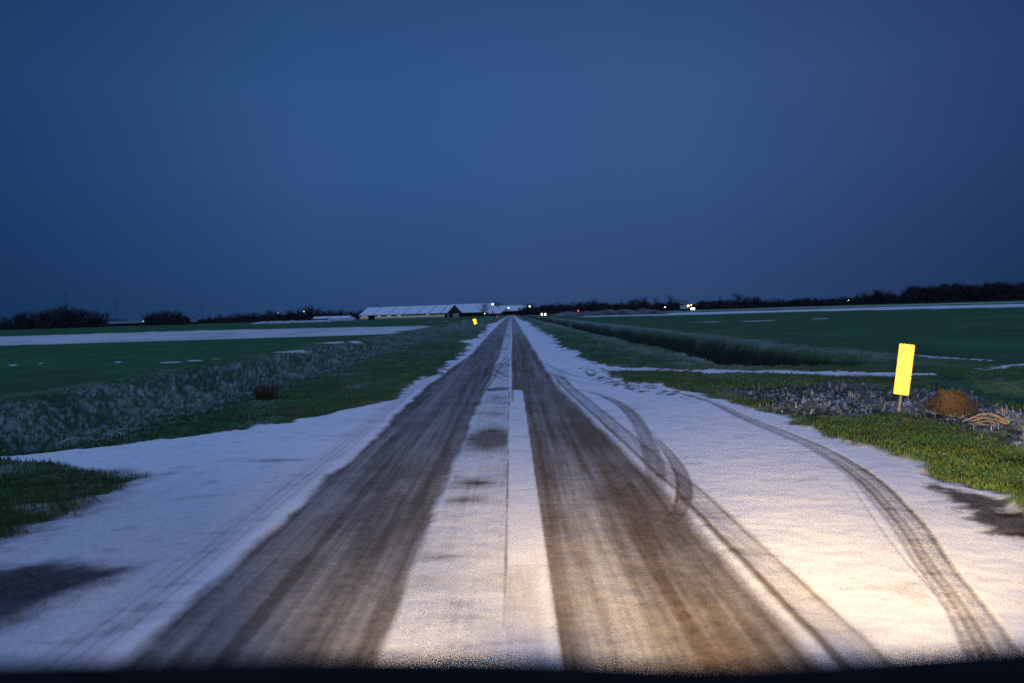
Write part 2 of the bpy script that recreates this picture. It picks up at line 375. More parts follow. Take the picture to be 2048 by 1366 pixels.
# bare patches and scuffs in the snow
dp = inpoly(X, Y, GP([(1860, 968), (1925, 975), (2000, 1005), (2060, 1030), (2300, 1110), (2300, 1200), (2048, 1080), (1960, 1050), (1900, 1015)]))
dpd, _, _ = polydist(X, Y, GP([(1860, 968), (1925, 975), (2000, 1005), (2060, 1030), (2300, 1110), (2300, 1200), (2048, 1080), (1960, 1050), (1900, 1015)]), True)
dark = sm(np.where(dp, dpd, -dpd) + (fbm(X * 4, Y * 5, 81, 4) - .5) * .45, -.07, .10) * .93
dark = np.maximum(dark, blob(545, 921, .28, .10, .55, 1.2)); dark = np.maximum(dark, blob(430, 963, .05, .05, .35))
speck = sm(fbm(X * 11, Y * 8, 82, 3), .56, .70) * cr * 0 + sm(fbm(X * 9, Y * 7, 83, 3), .50, .62) * inpoly(X, Y, GP([(1150, 735), (1240, 738), (1250, 755), (1330, 775), (1420, 800), (1300, 790), (1200, 765)])) * .8
roadcov *= 1 - dark; roadcov *= 1 - speck
# small scuffs all over the snow
scf = sm(fbm(X * 3.5, Y * 6, 84, 4), .60, .80) * .22 * cov; roadcov -= scf * (1 - np.maximum(rl, rrm))
thin = sm(-X, 1.7, 2.4) * (1 - sm(Y, 5.5, 10)) * cov  # snow thinned at near left to paint that corner dim and murky
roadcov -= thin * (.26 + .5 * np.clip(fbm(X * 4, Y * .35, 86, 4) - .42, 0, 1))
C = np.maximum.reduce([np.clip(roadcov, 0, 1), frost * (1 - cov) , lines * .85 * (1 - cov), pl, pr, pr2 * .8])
C = np.clip(C, 0, 1)

# under-colour
def lay(c): return np.broadcast_to(np.array(c, float), X.shape + (3,)).copy()
n3 = n_med[..., None]; nb3 = n_big[..., None]
grass = lay((.028, .086, .022)) * (.15 + 1.7 * (.5 * n3 + .5 * n_fin[..., None])) 
crop = lay((.030, .098, .034)) * (.40 + .5 * nb3 + .7 * fbm(X * .6, Y * .25, 17, 4)[..., None])
fieldm = sm(np.abs(X) + wob, 10.2, 11.6)[..., None]
base = grass * (1 - fieldm) + crop * fieldm
dk = lay((.014, .022, .010)) * (.6 + .8 * n_fin[..., None])
rdm = sm(rightd + (n_med - .5) * .25 * (rightd > .01), .03, .22)[..., None]
base = base * (1 - rdm) + dk * rdm
lb = (bandL * .75)[..., None]; base = base * (1 - lb) + lay((.024, .068, .036)) * (.4 + 1.2 * n3) * lb
soil = lay((.035, .026, .020)) * (.6 + .8 * n_fin[..., None])
cr3 = cr[..., None] * .8; base = base * (1 - cr3) + soil * cr3
lft = sm(-X, .0, .9)[..., None]; asph = (lay((.108, .079, .053)) * (1 - lft) + lay((.092, .080, .070)) * lft) * (.75 + .5 * fbm(X * 7, Y * 2, 90, 3)[..., None])
rd = (sm(sd, -.15, .05) * (np.abs(X) < 60))[..., None]
base = base * (1 - rd) + asph * rd
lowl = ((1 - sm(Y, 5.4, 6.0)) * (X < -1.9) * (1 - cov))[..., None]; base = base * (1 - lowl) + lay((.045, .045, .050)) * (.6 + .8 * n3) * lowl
dk3 = (dark * (sd > 0))[..., None]; base = base * (1 - dk3) + soil * .8 * dk3

# heights
rough = near_green * (1 - cov) * (.16 * (n_med - .5) + .07 * (n_fin - .5)) * (1 - sm(Y, 80, 200)) + cr * (.05 * (crn - .5) + .10 * (n_fin - .5)) * (1 - cov)
Zh = bed + rough + .008 * (fbm(X * 3, Y * 3, 92, 3) - .5) * cov - .012 * (rl + rrm) - .012 * T * cov 
ridge = np.exp(-((X - outR - .10 + eg) / .05) ** 2) + np.exp(-((outL - X - .10 + eg) / .06) ** 2) + .5 * np.exp(-((X - inL - .05 + eg) / .04) ** 2)
Zh += .014 * ridge * fbm(X * 6, Y * 2.4, 94, 4) * (1 - sm(Y, 20, 60)) + .006 * (fbm(X * 9, Y * 9, 95, 3) - .5) * cov * (1 - slab) * (1 - sm(Y, 15, 40))
Zh = np.where(Y < 2.6, np.minimum(Zh, 0), Zh)
V = np.stack([X, Y, Zh], -1).reshape(-1, 3)
nr_, nc_ = X.shape
idx = np.arange(nr_ * nc_).reshape(nr_, nc_)
quads = np.stack([idx[:-1, :-1], idx[:-1, 1:], idx[1:, 1:], idx[1:, :-1]], -1).reshape(-1, 4)
cx = (.25 * (X[:-1, :-1] + X[:-1, 1:] + X[1:, 1:] + X[1:, :-1])).ravel(); cy = (.25 * (Y[:-1, :-1] + Y[:-1, 1:] + Y[1:, 1:] + Y[1:, :-1])).ravel()
sdq = sd[:-1, :-1].ravel(); rq = np.maximum(in_r, in_l * (Y > 9.5))[:-1, :-1].ravel()
road_q = (cx > -2.05) & (cx < 1.55) & (cy > -45)
lay_q = ~road_q & (sdq > 0)
dit_q = ~road_q & ~lay_q & (rq > .08)
ver_q = ~road_q & ~lay_q & ~dit_q & (np.abs(cx) < 11)
fld_q = ~(road_q | lay_q | dit_q | ver_q)

def terrain_mat():
    m = bpy.data.materials.new('terrain'); m.use_nodes = True; t = m.node_tree; b = t.nodes['Principled BSDF']; l = t.links.new
    ac = N(t, 'ShaderNodeAttribute', attribute_name='under'); as_ = N(t, 'ShaderNodeAttribute', attribute_name='snow'); ar = N(t, 'ShaderNodeAttribute', attribute_name='paved')
    tcn = N(t, 'ShaderNodeTexCoord')
    def noise(sc, det, vec=None, rg=.6):
        n = N(t, 'ShaderNodeTexNoise'); n.inputs['Scale'].default_value = sc; n.inputs['Detail'].default_value = det; n.inputs['Roughness'].default_value = rg
        l(vec or tcn.outputs['Object'], n.inputs['Vector']); return n
    mp = N(t, 'ShaderNodeMapping'); mp.inputs['Scale'].default_value = (1, .035, 1); l(tcn.outputs['Object'], mp.inputs[0])
    nf = noise(42, 4); ng = noise(11, 4); ns = noise(30, 3, mp.outputs[0])
    def math_(op, a, b_=None, c=None):
        n = N(t, 'ShaderNodeMath', operation=op)
        for i, q in enumerate((a, b_, c)):
            if q is None: continue
            if isinstance(q, (int, float)): n.inputs[i].default_value = q
            else: l(q, n.inputs[i])
        return n.outputs[0]
    mixn = math_('ADD', math_('MULTIPLY', nf.outputs[0], .6), math_('MULTIPLY', ng.outputs[0], .4))
    mx = N(t, 'ShaderNodeMix', data_type='FLOAT'); l(ar.outputs['Fac'], mx.inputs[0]); l(mixn, mx.inputs[2])
    l(math_('ADD', math_('MULTIPLY', mixn, .45), math_('MULTIPLY', ns.outputs[0], .55)), mx.inputs[3])
    dev = math_('SUBTRACT', mx.outputs[0], .5)
    mxa = N(t, 'ShaderNodeMix', data_type='FLOAT'); l(ar.outputs['Fac'], mxa.inputs[0]); mxa.inputs[2].default_value = 5.0; mxa.inputs[3].default_value = 3.2
    # most uncertain where coverage is half
    amp = N(t, 'ShaderNodeMath', operation='MULTIPLY'); l(as_.outputs['Fac'], amp.inputs[0]); l(math_('SUBTRACT', 1.0, as_.outputs['Fac']), amp.inputs[1])
    f0 = math_('ADD', as_.outputs['Fac'], math_('MULTIPLY', dev, math_('ADD', math_('MULTIPLY', amp.outputs[0], mxa.outputs[0]), .10)))
    mr = N(t, 'ShaderNodeClamp'); l(f0, mr.inputs[0])
    va = N(t, 'ShaderNodeMapRange'); l(mixn, va.inputs[0]); va.inputs[1].default_value = .3; va.inputs[2].default_value = .7; va.inputs[3].default_value = .55; va.inputs[4].default_value = 1.5
    uc = N(t, 'ShaderNodeVectorMath', operation='SCALE'); l(ac.outputs['Color'], uc.inputs[0]); l(va.outputs[0], uc.inputs[3])
    mxc = N(t, 'ShaderNodeMix', data_type='RGBA'); l(mr.outputs[0], mxc.inputs[0]); l(uc.outputs[0], mxc.inputs[6])
    sr = N(t, 'ShaderNodeValToRGB'); l(noise(75, 3, None, .7).outputs[0], sr.inputs[0]); stops(sr.color_ramp, [(.34, (.58, .60, .62)), (.62, (.86, .87, .88))])
    l(sr.outputs[0], mxc.inputs[7]); l(mxc.outputs[2], b.inputs['Base Color'])
    b.inputs['Roughness'].default_value = .85; b.inputs['Specular IOR Level'].default_value = .08
    bp = N(t, 'ShaderNodeBump'); bp.inputs['Strength'].default_value = .5; bp.inputs['Distance'].default_value = .009
    l(math_('ADD', mixn, math_('MULTIPLY', mr.outputs[0], .6)), bp.inputs['Height']); l(bp.outputs[0], b.inputs['Normal'])
    return m
TM = terrain_mat()
col4 = np.concatenate([np.clip(base, 0, 1), np.ones(X.shape + (1,))], -1).reshape(-1, 4).astype(np.float32)
paved = (sm(sd, 0, .3) * (1 - sm(np.abs(X + .25), 1.7, 2.2))).ravel().astype(np.float32)
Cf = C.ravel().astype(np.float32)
def sheet(name, mask, label, cat, kind='structure'):
    q = quads[mask]; used = np.unique(q); remap = np.zeros(len(V), np.int64); remap[used] = np.arange(len(used))
    o = mesh_np(name, V[used], remap[q], TM, smooth=True); me = o.data
    a = me.color_attributes.new('under', 'FLOAT_COLOR', 'POINT'); a.data.foreach_set('color', col4[used].ravel())
    a = me.attributes.new('snow', 'FLOAT', 'POINT'); a.data.foreach_set('value', Cf[used])
    a = me.attributes.new('paved', 'FLOAT', 'POINT'); a.data.foreach_set('value', paved[used])
    return tag(o, label, cat, kind=kind)
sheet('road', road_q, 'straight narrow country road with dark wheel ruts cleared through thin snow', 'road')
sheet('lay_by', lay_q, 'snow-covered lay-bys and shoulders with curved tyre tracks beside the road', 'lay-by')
sheet('ditch_ground', dit_q, 'dark grassy drainage ditches running beside the road', 'ditch')
sheet('verge', ver_q, 'frost-speckled grass verge between road and ditches', 'verge')
sheet('field', fld_q, 'flat dark green crop fields crossed by bands of snow', 'field')

def hgt(x, y):                            # nearest terrain height
    i = np.clip(np.searchsorted(Zr, y), 1, nr_ - 1); i = np.where(np.abs(Zr[i - 1] - y) < np.abs(Zr[i] - y), i - 1, i)
    s = x / (np.maximum(y, 2.5) + 1.2); j = np.clip(np.searchsorted(S, s), 1, nc_ - 1)
    j = np.where(np.abs(S[j - 1] - s) < np.abs(S[j] - s), j - 1, j)
    return Zh[i, j], i, j

# ------------------------------------------------------------------ grass blades
rng = np.random.default_rng(4)
def blades(name, n, region, matl, label, hmin, hmax, wid, ymax, keep, lean=.5):
    y0 = 3.0
    y = 1 / (rng.random(n) * (1 / y0 - 1 / ymax) + 1 / ymax)
    x = (rng.random(n) * 2 - 1) * .66 * (y + 1.5)
    z, i, j = hgt(x, y); k = keep(x, y, i, j); x, y, z = x[k], y[k], z[k]; n = len(x)
    ang = rng.random(n) * 6.283; h = (hmin + (hmax - hmin) * rng.random(n) ** 1.5); wd = wid * (1 + y / 9) * (.6 + .8 * rng.random(n))
    dx, dy = np.cos(ang), np.sin(ang); la = rng.random(n) * 6.283; ll = h * lean * rng.random(n)
    p = lambda a, b, c: np.stack([a, b, c], -1)
    A = p(x - dx * wd, y - dy * wd, z - .01); B = p(x + dx * wd, y + dy * wd, z - .01)
    mx, my = x + np.cos(la) * ll * .35, y + np.sin(la) * ll * .35
    Cc = p(mx + dx * wd * .7, my + dy * wd * .7, z + h * .55); D = p(mx - dx * wd * .7, my - dy * wd * .7, z + h * .55)
    E_ = p(x + np.cos(la) * ll, y + np.sin(la) * ll, z + h)
    Vv = np.stack([A, B, Cc, D, E_], 1).reshape(-1, 3); b = np.arange(n)[:, None] * 5
    T3 = np.concatenate([b + np.array([0, 1, 2]), b + np.array([0, 2, 3]), b + np.array([3, 2, 4])], 0)
    o = mesh_np(name, Vv, T3, matl); return tag(o, label, 'grass', kind='stuff')
def blade_mat(name, a, b_, sc=1.2):
    m = mat(name, a, .7, scale=sc); r = [n for n in m.node_tree.nodes if n.type == 'VALTORGB'][0]
    r.color_ramp.elements[0].color = (*a, 1); r.color_ramp.elements[1].color = (*b_, 1); return m
gm = blade_mat('grass_blade', (.032, .074, .016), (.078, .120, .034), .9); fm = blade_mat('frosted_blade', (.10, .12, .11), (.46, .49, .52), 3)
def k_green(x, y, i, j):
    return (cov[i, j] < .45 * rng.random(len(x)) + .02) & (np.maximum(sd[i, j], 0) < .5) & ~((y < 5.8 + .5 * rng.random(len(x))) & (x < -1.9)) & (np.abs(x) < 10.5) & (rightd[i, j] < .06) & (cr[i, j] < .5) & (frost[i, j] < .35 + .3 * rng.random(len(x)))
def k_frost(x, y, i, j):
    return (sd[i, j] < -.05) & (np.abs(x) < 11) & (rightd[i, j] < .04) & (rng.random(len(x)) < np.clip(frost[i, j] * 1.6 - .1, 0, 1) * np.where((x < -4.5) & (y > 9), .45, 1))
blades('grass', 420000, None, gm, 'short dark green grass on the verges beside the snowy road', .02, .065, .0022, 70, k_green)
blades('frosted_grass', 260000, None, fm, 'frosted pale grass and stalks on the ditch banks', .03, .12, .0018, 60, k_frost, .9)
dm = blade_mat('ditch_blade', (.009, .015, .007), (.026, .032, .016), 2)
def k_ditch(x, y, i, j): return (rightd[i, j] > .12) & (y > 20)
blades('ditch_grass', 420000, None, dm, 'tall dark rough grass filling the right-hand ditch', .05, .16, .0035, 120, k_ditch, .8)

# ------------------------------------------------------------------ materials of the things
M_plate = mat('yellow_reflective_sheet', (.95, .76, .17), .56, metal=1, var=.12, scale=5)
M_plate_far = mat('amber_reflective_sheet', (.95, .42, .02), .13, metal=1, var=.02, scale=30)
M_plate_dim = mat('orange_reflective_sheet', (.95, .28, .05), .26, metal=1, var=.02, scale=30)
M_plateback = mat('orange_sheet_edge', (.60, .20, .02), .5)
M_post = mat('galvanised_post', (.30, .30, .29), .6, var=.3, scale=20)
M_roofsnow = mat('roof_snow', (.80, .81, .84), .9, var=.08, scale=.6)
M_dull = mat('thin_roof_snow', (.17, .19, .22), .9, var=.3, scale=.5)
M_seam = mat('roof_seam', (.10, .13, .20), .8)
M_pale = mat('pale_concrete_wall', (.66, .65, .50), .9, var=.25, scale=.8)
M_curt = mat('glowing_side_curtain', (.66, .65, .50), .9, emit=(1, .94, .72), estr=.10)  # emission added so the pale barn side reads brighter
M_dark = mat('dark_boards', (.035, .028, .026), .9, var=.4, scale=.7)
M_brown = mat('brown_gable_boards', (.075, .060, .055), .9, var=.3, scale=.8)
M_open = mat('dark_opening', (.012, .012, .014), .9)
M_brick = mat('house_wall', (.16, .12, .10), .9, var=.3)
M_lit = mat('lit_opening', (.6, .6, .5), .8, emit=(1, .95, .70), estr=.3)
M_lamp = mat('lit_lamp_glass', (.9, .9, .8), .5, emit=(1, .90, .70), estr=6)
M_lampw = mat('lit_lamp_white', (.9, .9, .9), .5, emit=(.95, .97, 1), estr=5)
M_amber = mat('amber_beacon', (.9, .5, .1), .5, emit=(1, .55, .15), estr=5)
M_red = mat('red_lamp', (.8, .05, .03), .5, emit=(1, .04, .03), estr=7)
M_head = mat('headlamp_lens', (.9, .9, .8), .3, emit=(1, .80, .55), estr=14)
M_metal = mat('dark_painted_metal', (.03, .035, .045), .4, var=.1)
M_glass = mat('dark_window', (.02, .025, .03), .15, spec=.6)
M_rubber = mat('black_rubber', (.015, .015, .015), .8)
M_twig = mat('bare_twigs', (.060, .048, .050), .9, var=.3, scale=.4)
M_ever = mat('dark_hedge_twigs', (.022, .024, .022), .9, var=.3, scale=.4)
M_dash = mat('black_dashboard_vinyl', (.003, .003, .004), .9, var=.1, scale=40, spec=.15)
M_straw = mat('dry_sedge', (.15, .100, .062), .85, var=.5, scale=14)
M_straw2 = mat('dull_dry_grass', (.062, .052, .026), .85, var=.4, scale=14)
M_reed = mat('bleached_reed_stalk', (.42, .29, .17), .85, var=.3, scale=20)
M_steel = mat('pylon_steel', (.05, .07, .11), .7)
M_heap = mat('frosted_earth', (.115, .125, .125), .95, var=.7, scale=.35)

# ------------------------------------------------------------------ roadside marker plates
def marker(corners, base_px, Yb, label, m, thick=.02, aim=LAMP_R):
    """corners: photo positions of the plate, clockwise from the top left; the plate turns to face the car"""
    P = [W(*c, Yb) for c in corners]; b = W(*base_px, Yb); gx = float(b.x)
    gz = float(hgt(np.array([gx]), np.array([Yb]))[0][0])
    t = empty('marker_post', (gx, Yb, gz), label, 'road marker', 'yellow marker plates along the verge')
    c = sum(P, Vector()) / 4
    upv = ((P[0] + P[1]) - (P[2] + P[3])).normalized(); wid = (P[1] - P[0]).length / 2; hh = ((P[0] + P[1]) - (P[2] + P[3])).length / 4
    n = ((Vector((0, 0, H)) - c).normalized() + (aim - c).normalized()).normalized()
    ax = upv.cross(n).normalized(); upn = n.cross(ax).normalized()
    def slab_(w_, h_, d0, d1, name, mt, bev):
        mb = MB(); k = 8; rc = min(.018, w_ * .3); ring = []
        for sx, sy, a0 in ((1, 1, 0), (-1, 1, 90), (-1, -1, 180), (1, -1, 270)):
            for q in range(4):
                a = math.radians(a0 + q * 30); ring.append((sx * (w_ - rc) + rc * math.cos(a), sy * (h_ - rc) + rc * math.sin(a)))
        o0 = c - Vector((gx, Yb, gz))
        fr = [o0 + ax * x + upn * y + n * d1 for x, y in ring]; bk = [o0 + ax * x + upn * y + n * d0 for x, y in ring]
        mb.poly(fr); mb.poly(bk[::-1])
        for i in range(len(ring)): j = (i + 1) % len(ring); mb.poly([bk[i], bk[j], fr[j], fr[i]])
        return mb.build(name, mt, t)
    slab_(wid, hh, .004, .010, 'plate', m, 0)
    slab_(wid + .008, hh + .008, -.012, .003, 'plate_frame', M_plateback, 0)
    p = MB(); a0 = Vector((0, 0, -.15)); bt = (P[2] + P[3]) / 2 - Vector((gx, Yb, gz)); d = (bt - Vector((0, 0, 0)))
    top = c - Vector((gx, Yb, gz)) + upn * hh * .8
    p.tube([a0, Vector((0, 0, 0)), bt - n * .035, top - n * .035], max(.02, wid * .19), 8); p.build('post', M_post, t, smooth=True)
    return t
marker([(1801, 687), (1828, 690.5), (1815, 790.5), (1789, 787.5)], (1797, 824), 11.6, 'large bright yellow plate on a leaning grey post by the right verge', M_plate)
marker([(946, 638.2), (950.6, 637.6), (953.2, 647.2), (948.8, 647.8)], (953, 651), 118, 'small amber-yellow plate leaning left on the left verge', M_plate_far)
marker([(992.8, 630.2), (996.2, 629.8), (997.4, 635.8), (994, 636.2)], (996, 638), 240, 'tiny far orange plate close to the left edge of the road', M_plate_dim)

# ------------------------------------------------------------------ tussocks and stalks
def blades_np(n, f):
    Vv = []; Q = []
    for k in range(n):
        pts, wdt = f(k); b = len(Vv)
        for i, p in enumerate(pts):
            ww = wdt * (1 - i / len(pts) * .8); d = Vector((pts[-1] - pts[0])).cross(Vector((0, 0, 1)))
            d = (d.normalized() if d.length > 1e-5 else Vector((1, 0, 0))) * ww
            Vv += [p - d, p + d]
        for i in range(len(pts) - 1): a = b + 2 * i; Q.append((a, a + 1, a + 3, a + 2))
    return np.array([tuple(v) for v in Vv]), np.array(Q)
def tussock(px, py, Rr, Hh, n, label, m, seed):
    x, y = G(px, py); z = float(hgt(np.array([x]), np.array([y]))[0][0]); rnd = random.Random(seed)
    def f(k):
        a = rnd.random() * 6.283; r0 = Rr * .45 * rnd.random(); el = rnd.random() ** .6
        ln = Hh * (.5 + .8 * rnd.random() ** 1.4); out_ = Rr * (.45 + .65 * rnd.random()) * el
        b = Vector((math.cos(a) * r0, math.sin(a) * r0, -.02)); d = Vector((math.cos(a), math.sin(a), 0))
        tp = b + d * out_ * .55 + Vector((0, 0, ln * (1 - .35 * el))); en = b + d * out_ * 1.05 + Vector((0, 0, ln * (1 - .80 * el) + .02))
        j = Vector((rnd.uniform(-1, 1), rnd.uniform(-1, 1), 0)) * Rr * .18
        return [b, b * .5 + tp * .5 + Vector((0, 0, ln * .12)), tp + j * .5, en + j], .0030 + .002 * rnd.random()
    Vv, Q = blades_np(n, f); o = mesh_np('dry_grass_tussock', Vv, Q, m); o.location = (x, y, z)
    return tag(o, label, 'grass tussock')
tussock(1901, 829, .31, .29, 4200, 'round brown dry sedge tussock right of the large yellow plate', M_straw, 1)
tussock(532, 797, .50, .40, 330, 'loose orange-brown dry tuft on the left ditch edge', M_straw2, 2)
x0, y0 = G(1978, 850); z0 = float(hgt(np.array([x0]), np.array([y0]))[0][0])
mb = MB()
def S3(px, py, dy=0): v = W(px, py, y0 + dy); return v - Vector((x0, y0, z0))
for pl_, rad in (([(1938, 838), (1957, 830), (1982, 827), (1999, 834), (2020, 846)], .010), ([(1944, 842), (1966, 836), (1990, 839), (2012, 847)], .008), ([(1950, 846), (1975, 842), (2000, 848)], .007),
                 ([(1940, 848), (1962, 848), (1992, 852)], .006), ([(1975, 834), (1990, 845), (2004, 850)], .006), ([(1984, 829), (2006, 841), (2022, 851)], .008), ([(1925, 843), (1944, 836), (1968, 834)], .006), ([(1998, 852), (2019, 845), (2026, 852)], .008)):
    mb.tube([S3(px, py, .04 * i % .11) for i, (px, py) in enumerate(pl_)], rad, 5)
tag(mb.build('broken_reeds', M_reed), 'bundle of bent bleached reed stalks right of the brown tussock', 'reeds'); bpy.data.objects['broken_reeds'].location = (x0, y0, z0)

# ------------------------------------------------------------------ farm buildings
def XP(px, Yd): return W(px, 640, Yd).x
def barn(px_r, Yd, length, width, eave, ridge, rz, label, seams=0, name='barn', wallm=M_dark, gablem=M_brown, roofm=M_roofsnow, over=.6, detail=None, cat='barn'):
    """origin at the right-hand front corner, long side running left"""
    t = empty(name, (XP(px_r, Yd), Yd, 0), label, cat, rz=rz)
    b = MB(); b.box(-length, 0, 0, width, 0, eave); b.build('wall', wallm, t)
    for x in (.02, -length - .32):
        g = MB(); g.prism([(.1, eave), (width - .1, eave), (width / 2, ridge - .25)], x, x + .3); g.build('gable', gablem, t)
    rf = MB(); e = over; sl = (ridge - eave) / (width / 2)
    rf.prism([(-e, eave - e * sl), (-e, eave - e * sl + .3), (width / 2, ridge + .3), (width + e, eave - e * sl + .3), (width + e, eave - e * sl), (width / 2, ridge)], -length - e, e)
    ro = rf.build('roof', roofm, t)
    if seams:
        for k in seams:
            x = -length * k; s_ = MB(); y0_, z0_ = -e, eave - e * sl + .31; y1_, z1_ = width / 2, ridge + .31
            s_.poly([(x - .25, y0_, z0_ + .01), (x + .25, y0_, z0_ + .01), (x + .25, y1_, z1_ + .01), (x - .25, y1_, z1_ + .01)]); s_.build('roof_seam', M_seam, ro)
        s_ = MB(); s_.box(-length - e, e, -e - .35, -e - .02, eave - e * sl - .1, eave - e * sl + .25); s_.build('gutter', M_seam, ro)
    if detail: detail(t)
    return t
def main_detail(t):
    Lh = 62
    b = MB(); b.box(-Lh, -1.2, -.25, -.02, 0, .85); b.build('low_wall', M_pale, t)
    b = MB(); b.box(-Lh, -1.2, -.20, -.03, .86, 1.95); b.build('glowing_curtain', M_curt, t)
    b = MB(); b.box(-Lh + 6, -1.2, -.12, -.01, 1.98, 2.6); b.build('side_opening', M_open, t)
    b = MB(); b.box(-Lh + 6.5, -Lh + 11, -.40, -.27, 0, 2.4); b.build('door', M_open, t)
    for a, c, m in ((-60.5, -56.5, M_lit), (-49, -46.5, M_lit), (-42, -39, M_lit), (-35, -32.0, M_lit), (-14, -12, M_lit)):
        b = MB(); b.box(a, c, -.22, -.14, 2.0, 2.45); b.build('lit_window', m, t)
    b = MB(); b.box(.01, .25, 1, 20, 0, 2.5); b.build('end_wall', M_pale, t)
    b = MB(); b.box(.26, .40, 3, 9, 0, 2.4); b.build('end_door', M_open, t)
barn(893.5, 540, 62, 24, 2.9, 7.9, math.radians(-19), 'long low barn with snowy roof crossed by dark seams and dark gable', [.065, .19, .33, .49, .66, .84], detail=main_detail, wallm=M_dark)
barn(984, 640, 34, 20, 3.2, 9.4, math.radians(-12), 'second snowy-roofed barn with dark wall just right of the long one', None)
def house_detail(t):
    b = MB(); b.box(-9, -6.5, -.15, -.02, .9, 2.2); b.build('window', M_glass, t)
    b = MB(); b.box(-4, -1.5, -.15, -.02, .9, 2.2); b.build('window', M_glass, t)
    b = MB(); b.box(-5.7, -4.5, -.15, -.02, 0, 2.1); b.build('door', M_open, t)
    b = MB(); b.box(-3.4, -2.4, 3.8, 4.8, 5.8, 8.4); b.build('chimney', M_brick, t)
barn(1006, 600, 13, 10, 3.0, 7.0, math.radians(8), 'farmhouse with patchy snowy roof behind bare trees left of the road', name='farmhouse', wallm=M_brick, detail=house_detail, cat='farmhouse')
barn(1001, 560, 7, 5, 1.8, 3.1, 0, 'small low shed with snow on its roof below the farmhouse', name='shed', cat='shed')
barn(1052, 690, 20, 14, 3.6, 7.6, math.radians(-5), 'pale-roofed barn right beyond the end of the road', None)
barn(700, 800, 34, 10, 1.9, 3.4, 0, 'very low snow-roofed shed left of the long barn', name='shed', wallm=M_seam, cat='shed')
barn(288, 950, 40, 12, 3.0, 5.5, 0, 'far pale-roofed shed between the two dark woods on the left', name='shed', roofm=M_dull, cat='shed')
barn(392, 950, 14, 9, 2.5, 5.5, 0, 'small far shed with pale roof at the edge of the left wood', name='shed', roofm=M_dull, cat='shed')
barn(1378, 720, 16, 12, 3.5, 8.2, 0, 'far house with pale snowy roof above the lit lorry', name='farmhouse', roofm=M_dull, wallm=M_brick, cat='farmhouse')
barn(1460, 760, 18, 10, 3.2, 7.2, 0, 'far greyish shed left of the round dark grove on the right', name='shed', roofm=M_dull, cat='shed')

# snow-covered silage clamps and the long frosted spoil bank
def mound(name, px0, px1, Yd, ht, wd, label, cat, m, seed, taper=.12):
    xa, xb = XP(px0, Yd), XP(px1, Yd); n = 60; k = 9; Vv = []; Q = []
    for i in range(n + 1):
        t = i / n; x = xa + (xb - xa) * t; en = min(1, t / taper, (1 - t) / (taper * .5)); en = max(.0, en) ** .5
        h = ht * en * (.86 + .28 * float(vn(t * 14, 0, seed)))
        for j in range(k):
            a = math.pi * j / (k - 1); Vv.append((x - xa, -wd * math.cos(a) * (.5 + .2 * en), h * math.sin(a) * (.8 + .4 * float(vn(t * 40, j, seed + 1))) - .05))
    for i in range(n):
        for j in range(k - 1): a = i * k + j; Q.append((a, a + k, a + k + 1, a + 1))
    o = mesh_np(name, np.array(Vv), np.array(Q), m, smooth=True); o.location = (xa, Yd, 0); return tag(o, label, cat)
M_msnow = mat('clamp_snow', (.42, .45, .50), .9, var=.45, scale=.5)
mound('silage_clamp', 505, 662, 420, 1.0, 9, 'long low snow-dusted silage clamp left of the sheds', 'silage clamp', M_msnow, 3)
mound('silage_clamp', 655, 712, 470, 2.0, 6, 'taller snowy silage clamp against the left end of the long barn', 'silage clamp', M_msnow, 5)
mound('spoil_bank', 1098, 1338, 262, 1.5, 7, 'long frosted earth bank in front of the right tree line', 'earth bank', M_heap, 9, .3)
mound('spoil_bank', 1104, 1180, 345, 1.3, 6, 'low frosted bank right of the road end', 'earth bank', M_heap, 19, .3)

# ------------------------------------------------------------------ lamps on posts
def yard_lamp(px, py, Yd, label, r=.42, m=None):
    r = r * .72; p = W(px, py, Yd); t = empty('yard_lamp', (p.x, Yd, 0), label, 'lamp', 'lit lamps along the horizon')
    b = MB(); hz = max(.3, p.z); b.tube([(0, .5, -.3), (0, .5, hz - .05), (0, .45, hz + r * .2)], .09, 6); b.tube([(0, .5, hz + r * .3), (0, 0, hz + r * .6)], .07, 6); b.build('pole', M_metal, t)
    b = MB(); b.ball((0, 0, hz), r, 10, 6, .8); b.build('lamp_glass', m or M_lamp, t, smooth=True)
    b = MB(); b.tube([(0, 0, hz + r * .75), (0, 0, hz + r * 1.05)], [r * .8, r * .3], 8); b.build('lamp_cap', M_metal, t)
for a in [(985.4, 608.6, 610, 'brightest yard lamp high above the second barn roof', .85), (1059.4, 612.8, 560, 'bright lamp on a tall post in the dark trees just right of the road end', .62),
          (1017, 615.8, 560, 'lamp between the trees directly left of the road end', .55), (969.5, 627, 540, 'low lamp in front of the second barn', .36, M_lampw),
          (608, 623, 850, 'yellowish lamp in front of the middle left tree line', .5), (557, 625.5, 850, 'faint small lamp at the middle left tree line', .26),
          (286, 642.6, 900, 'single white lamp between the two left woods', .5, M_lampw), (1330, 614.2, 480, 'lamp at the right end of the long earth bank', .42),
          (1697, 600.8, 700, 'lone lamp at the far right tree line', .36), (2046.5, 591.3, 700, 'lamp at the right edge under the big dark wood', .5)]: yard_lamp(*a)

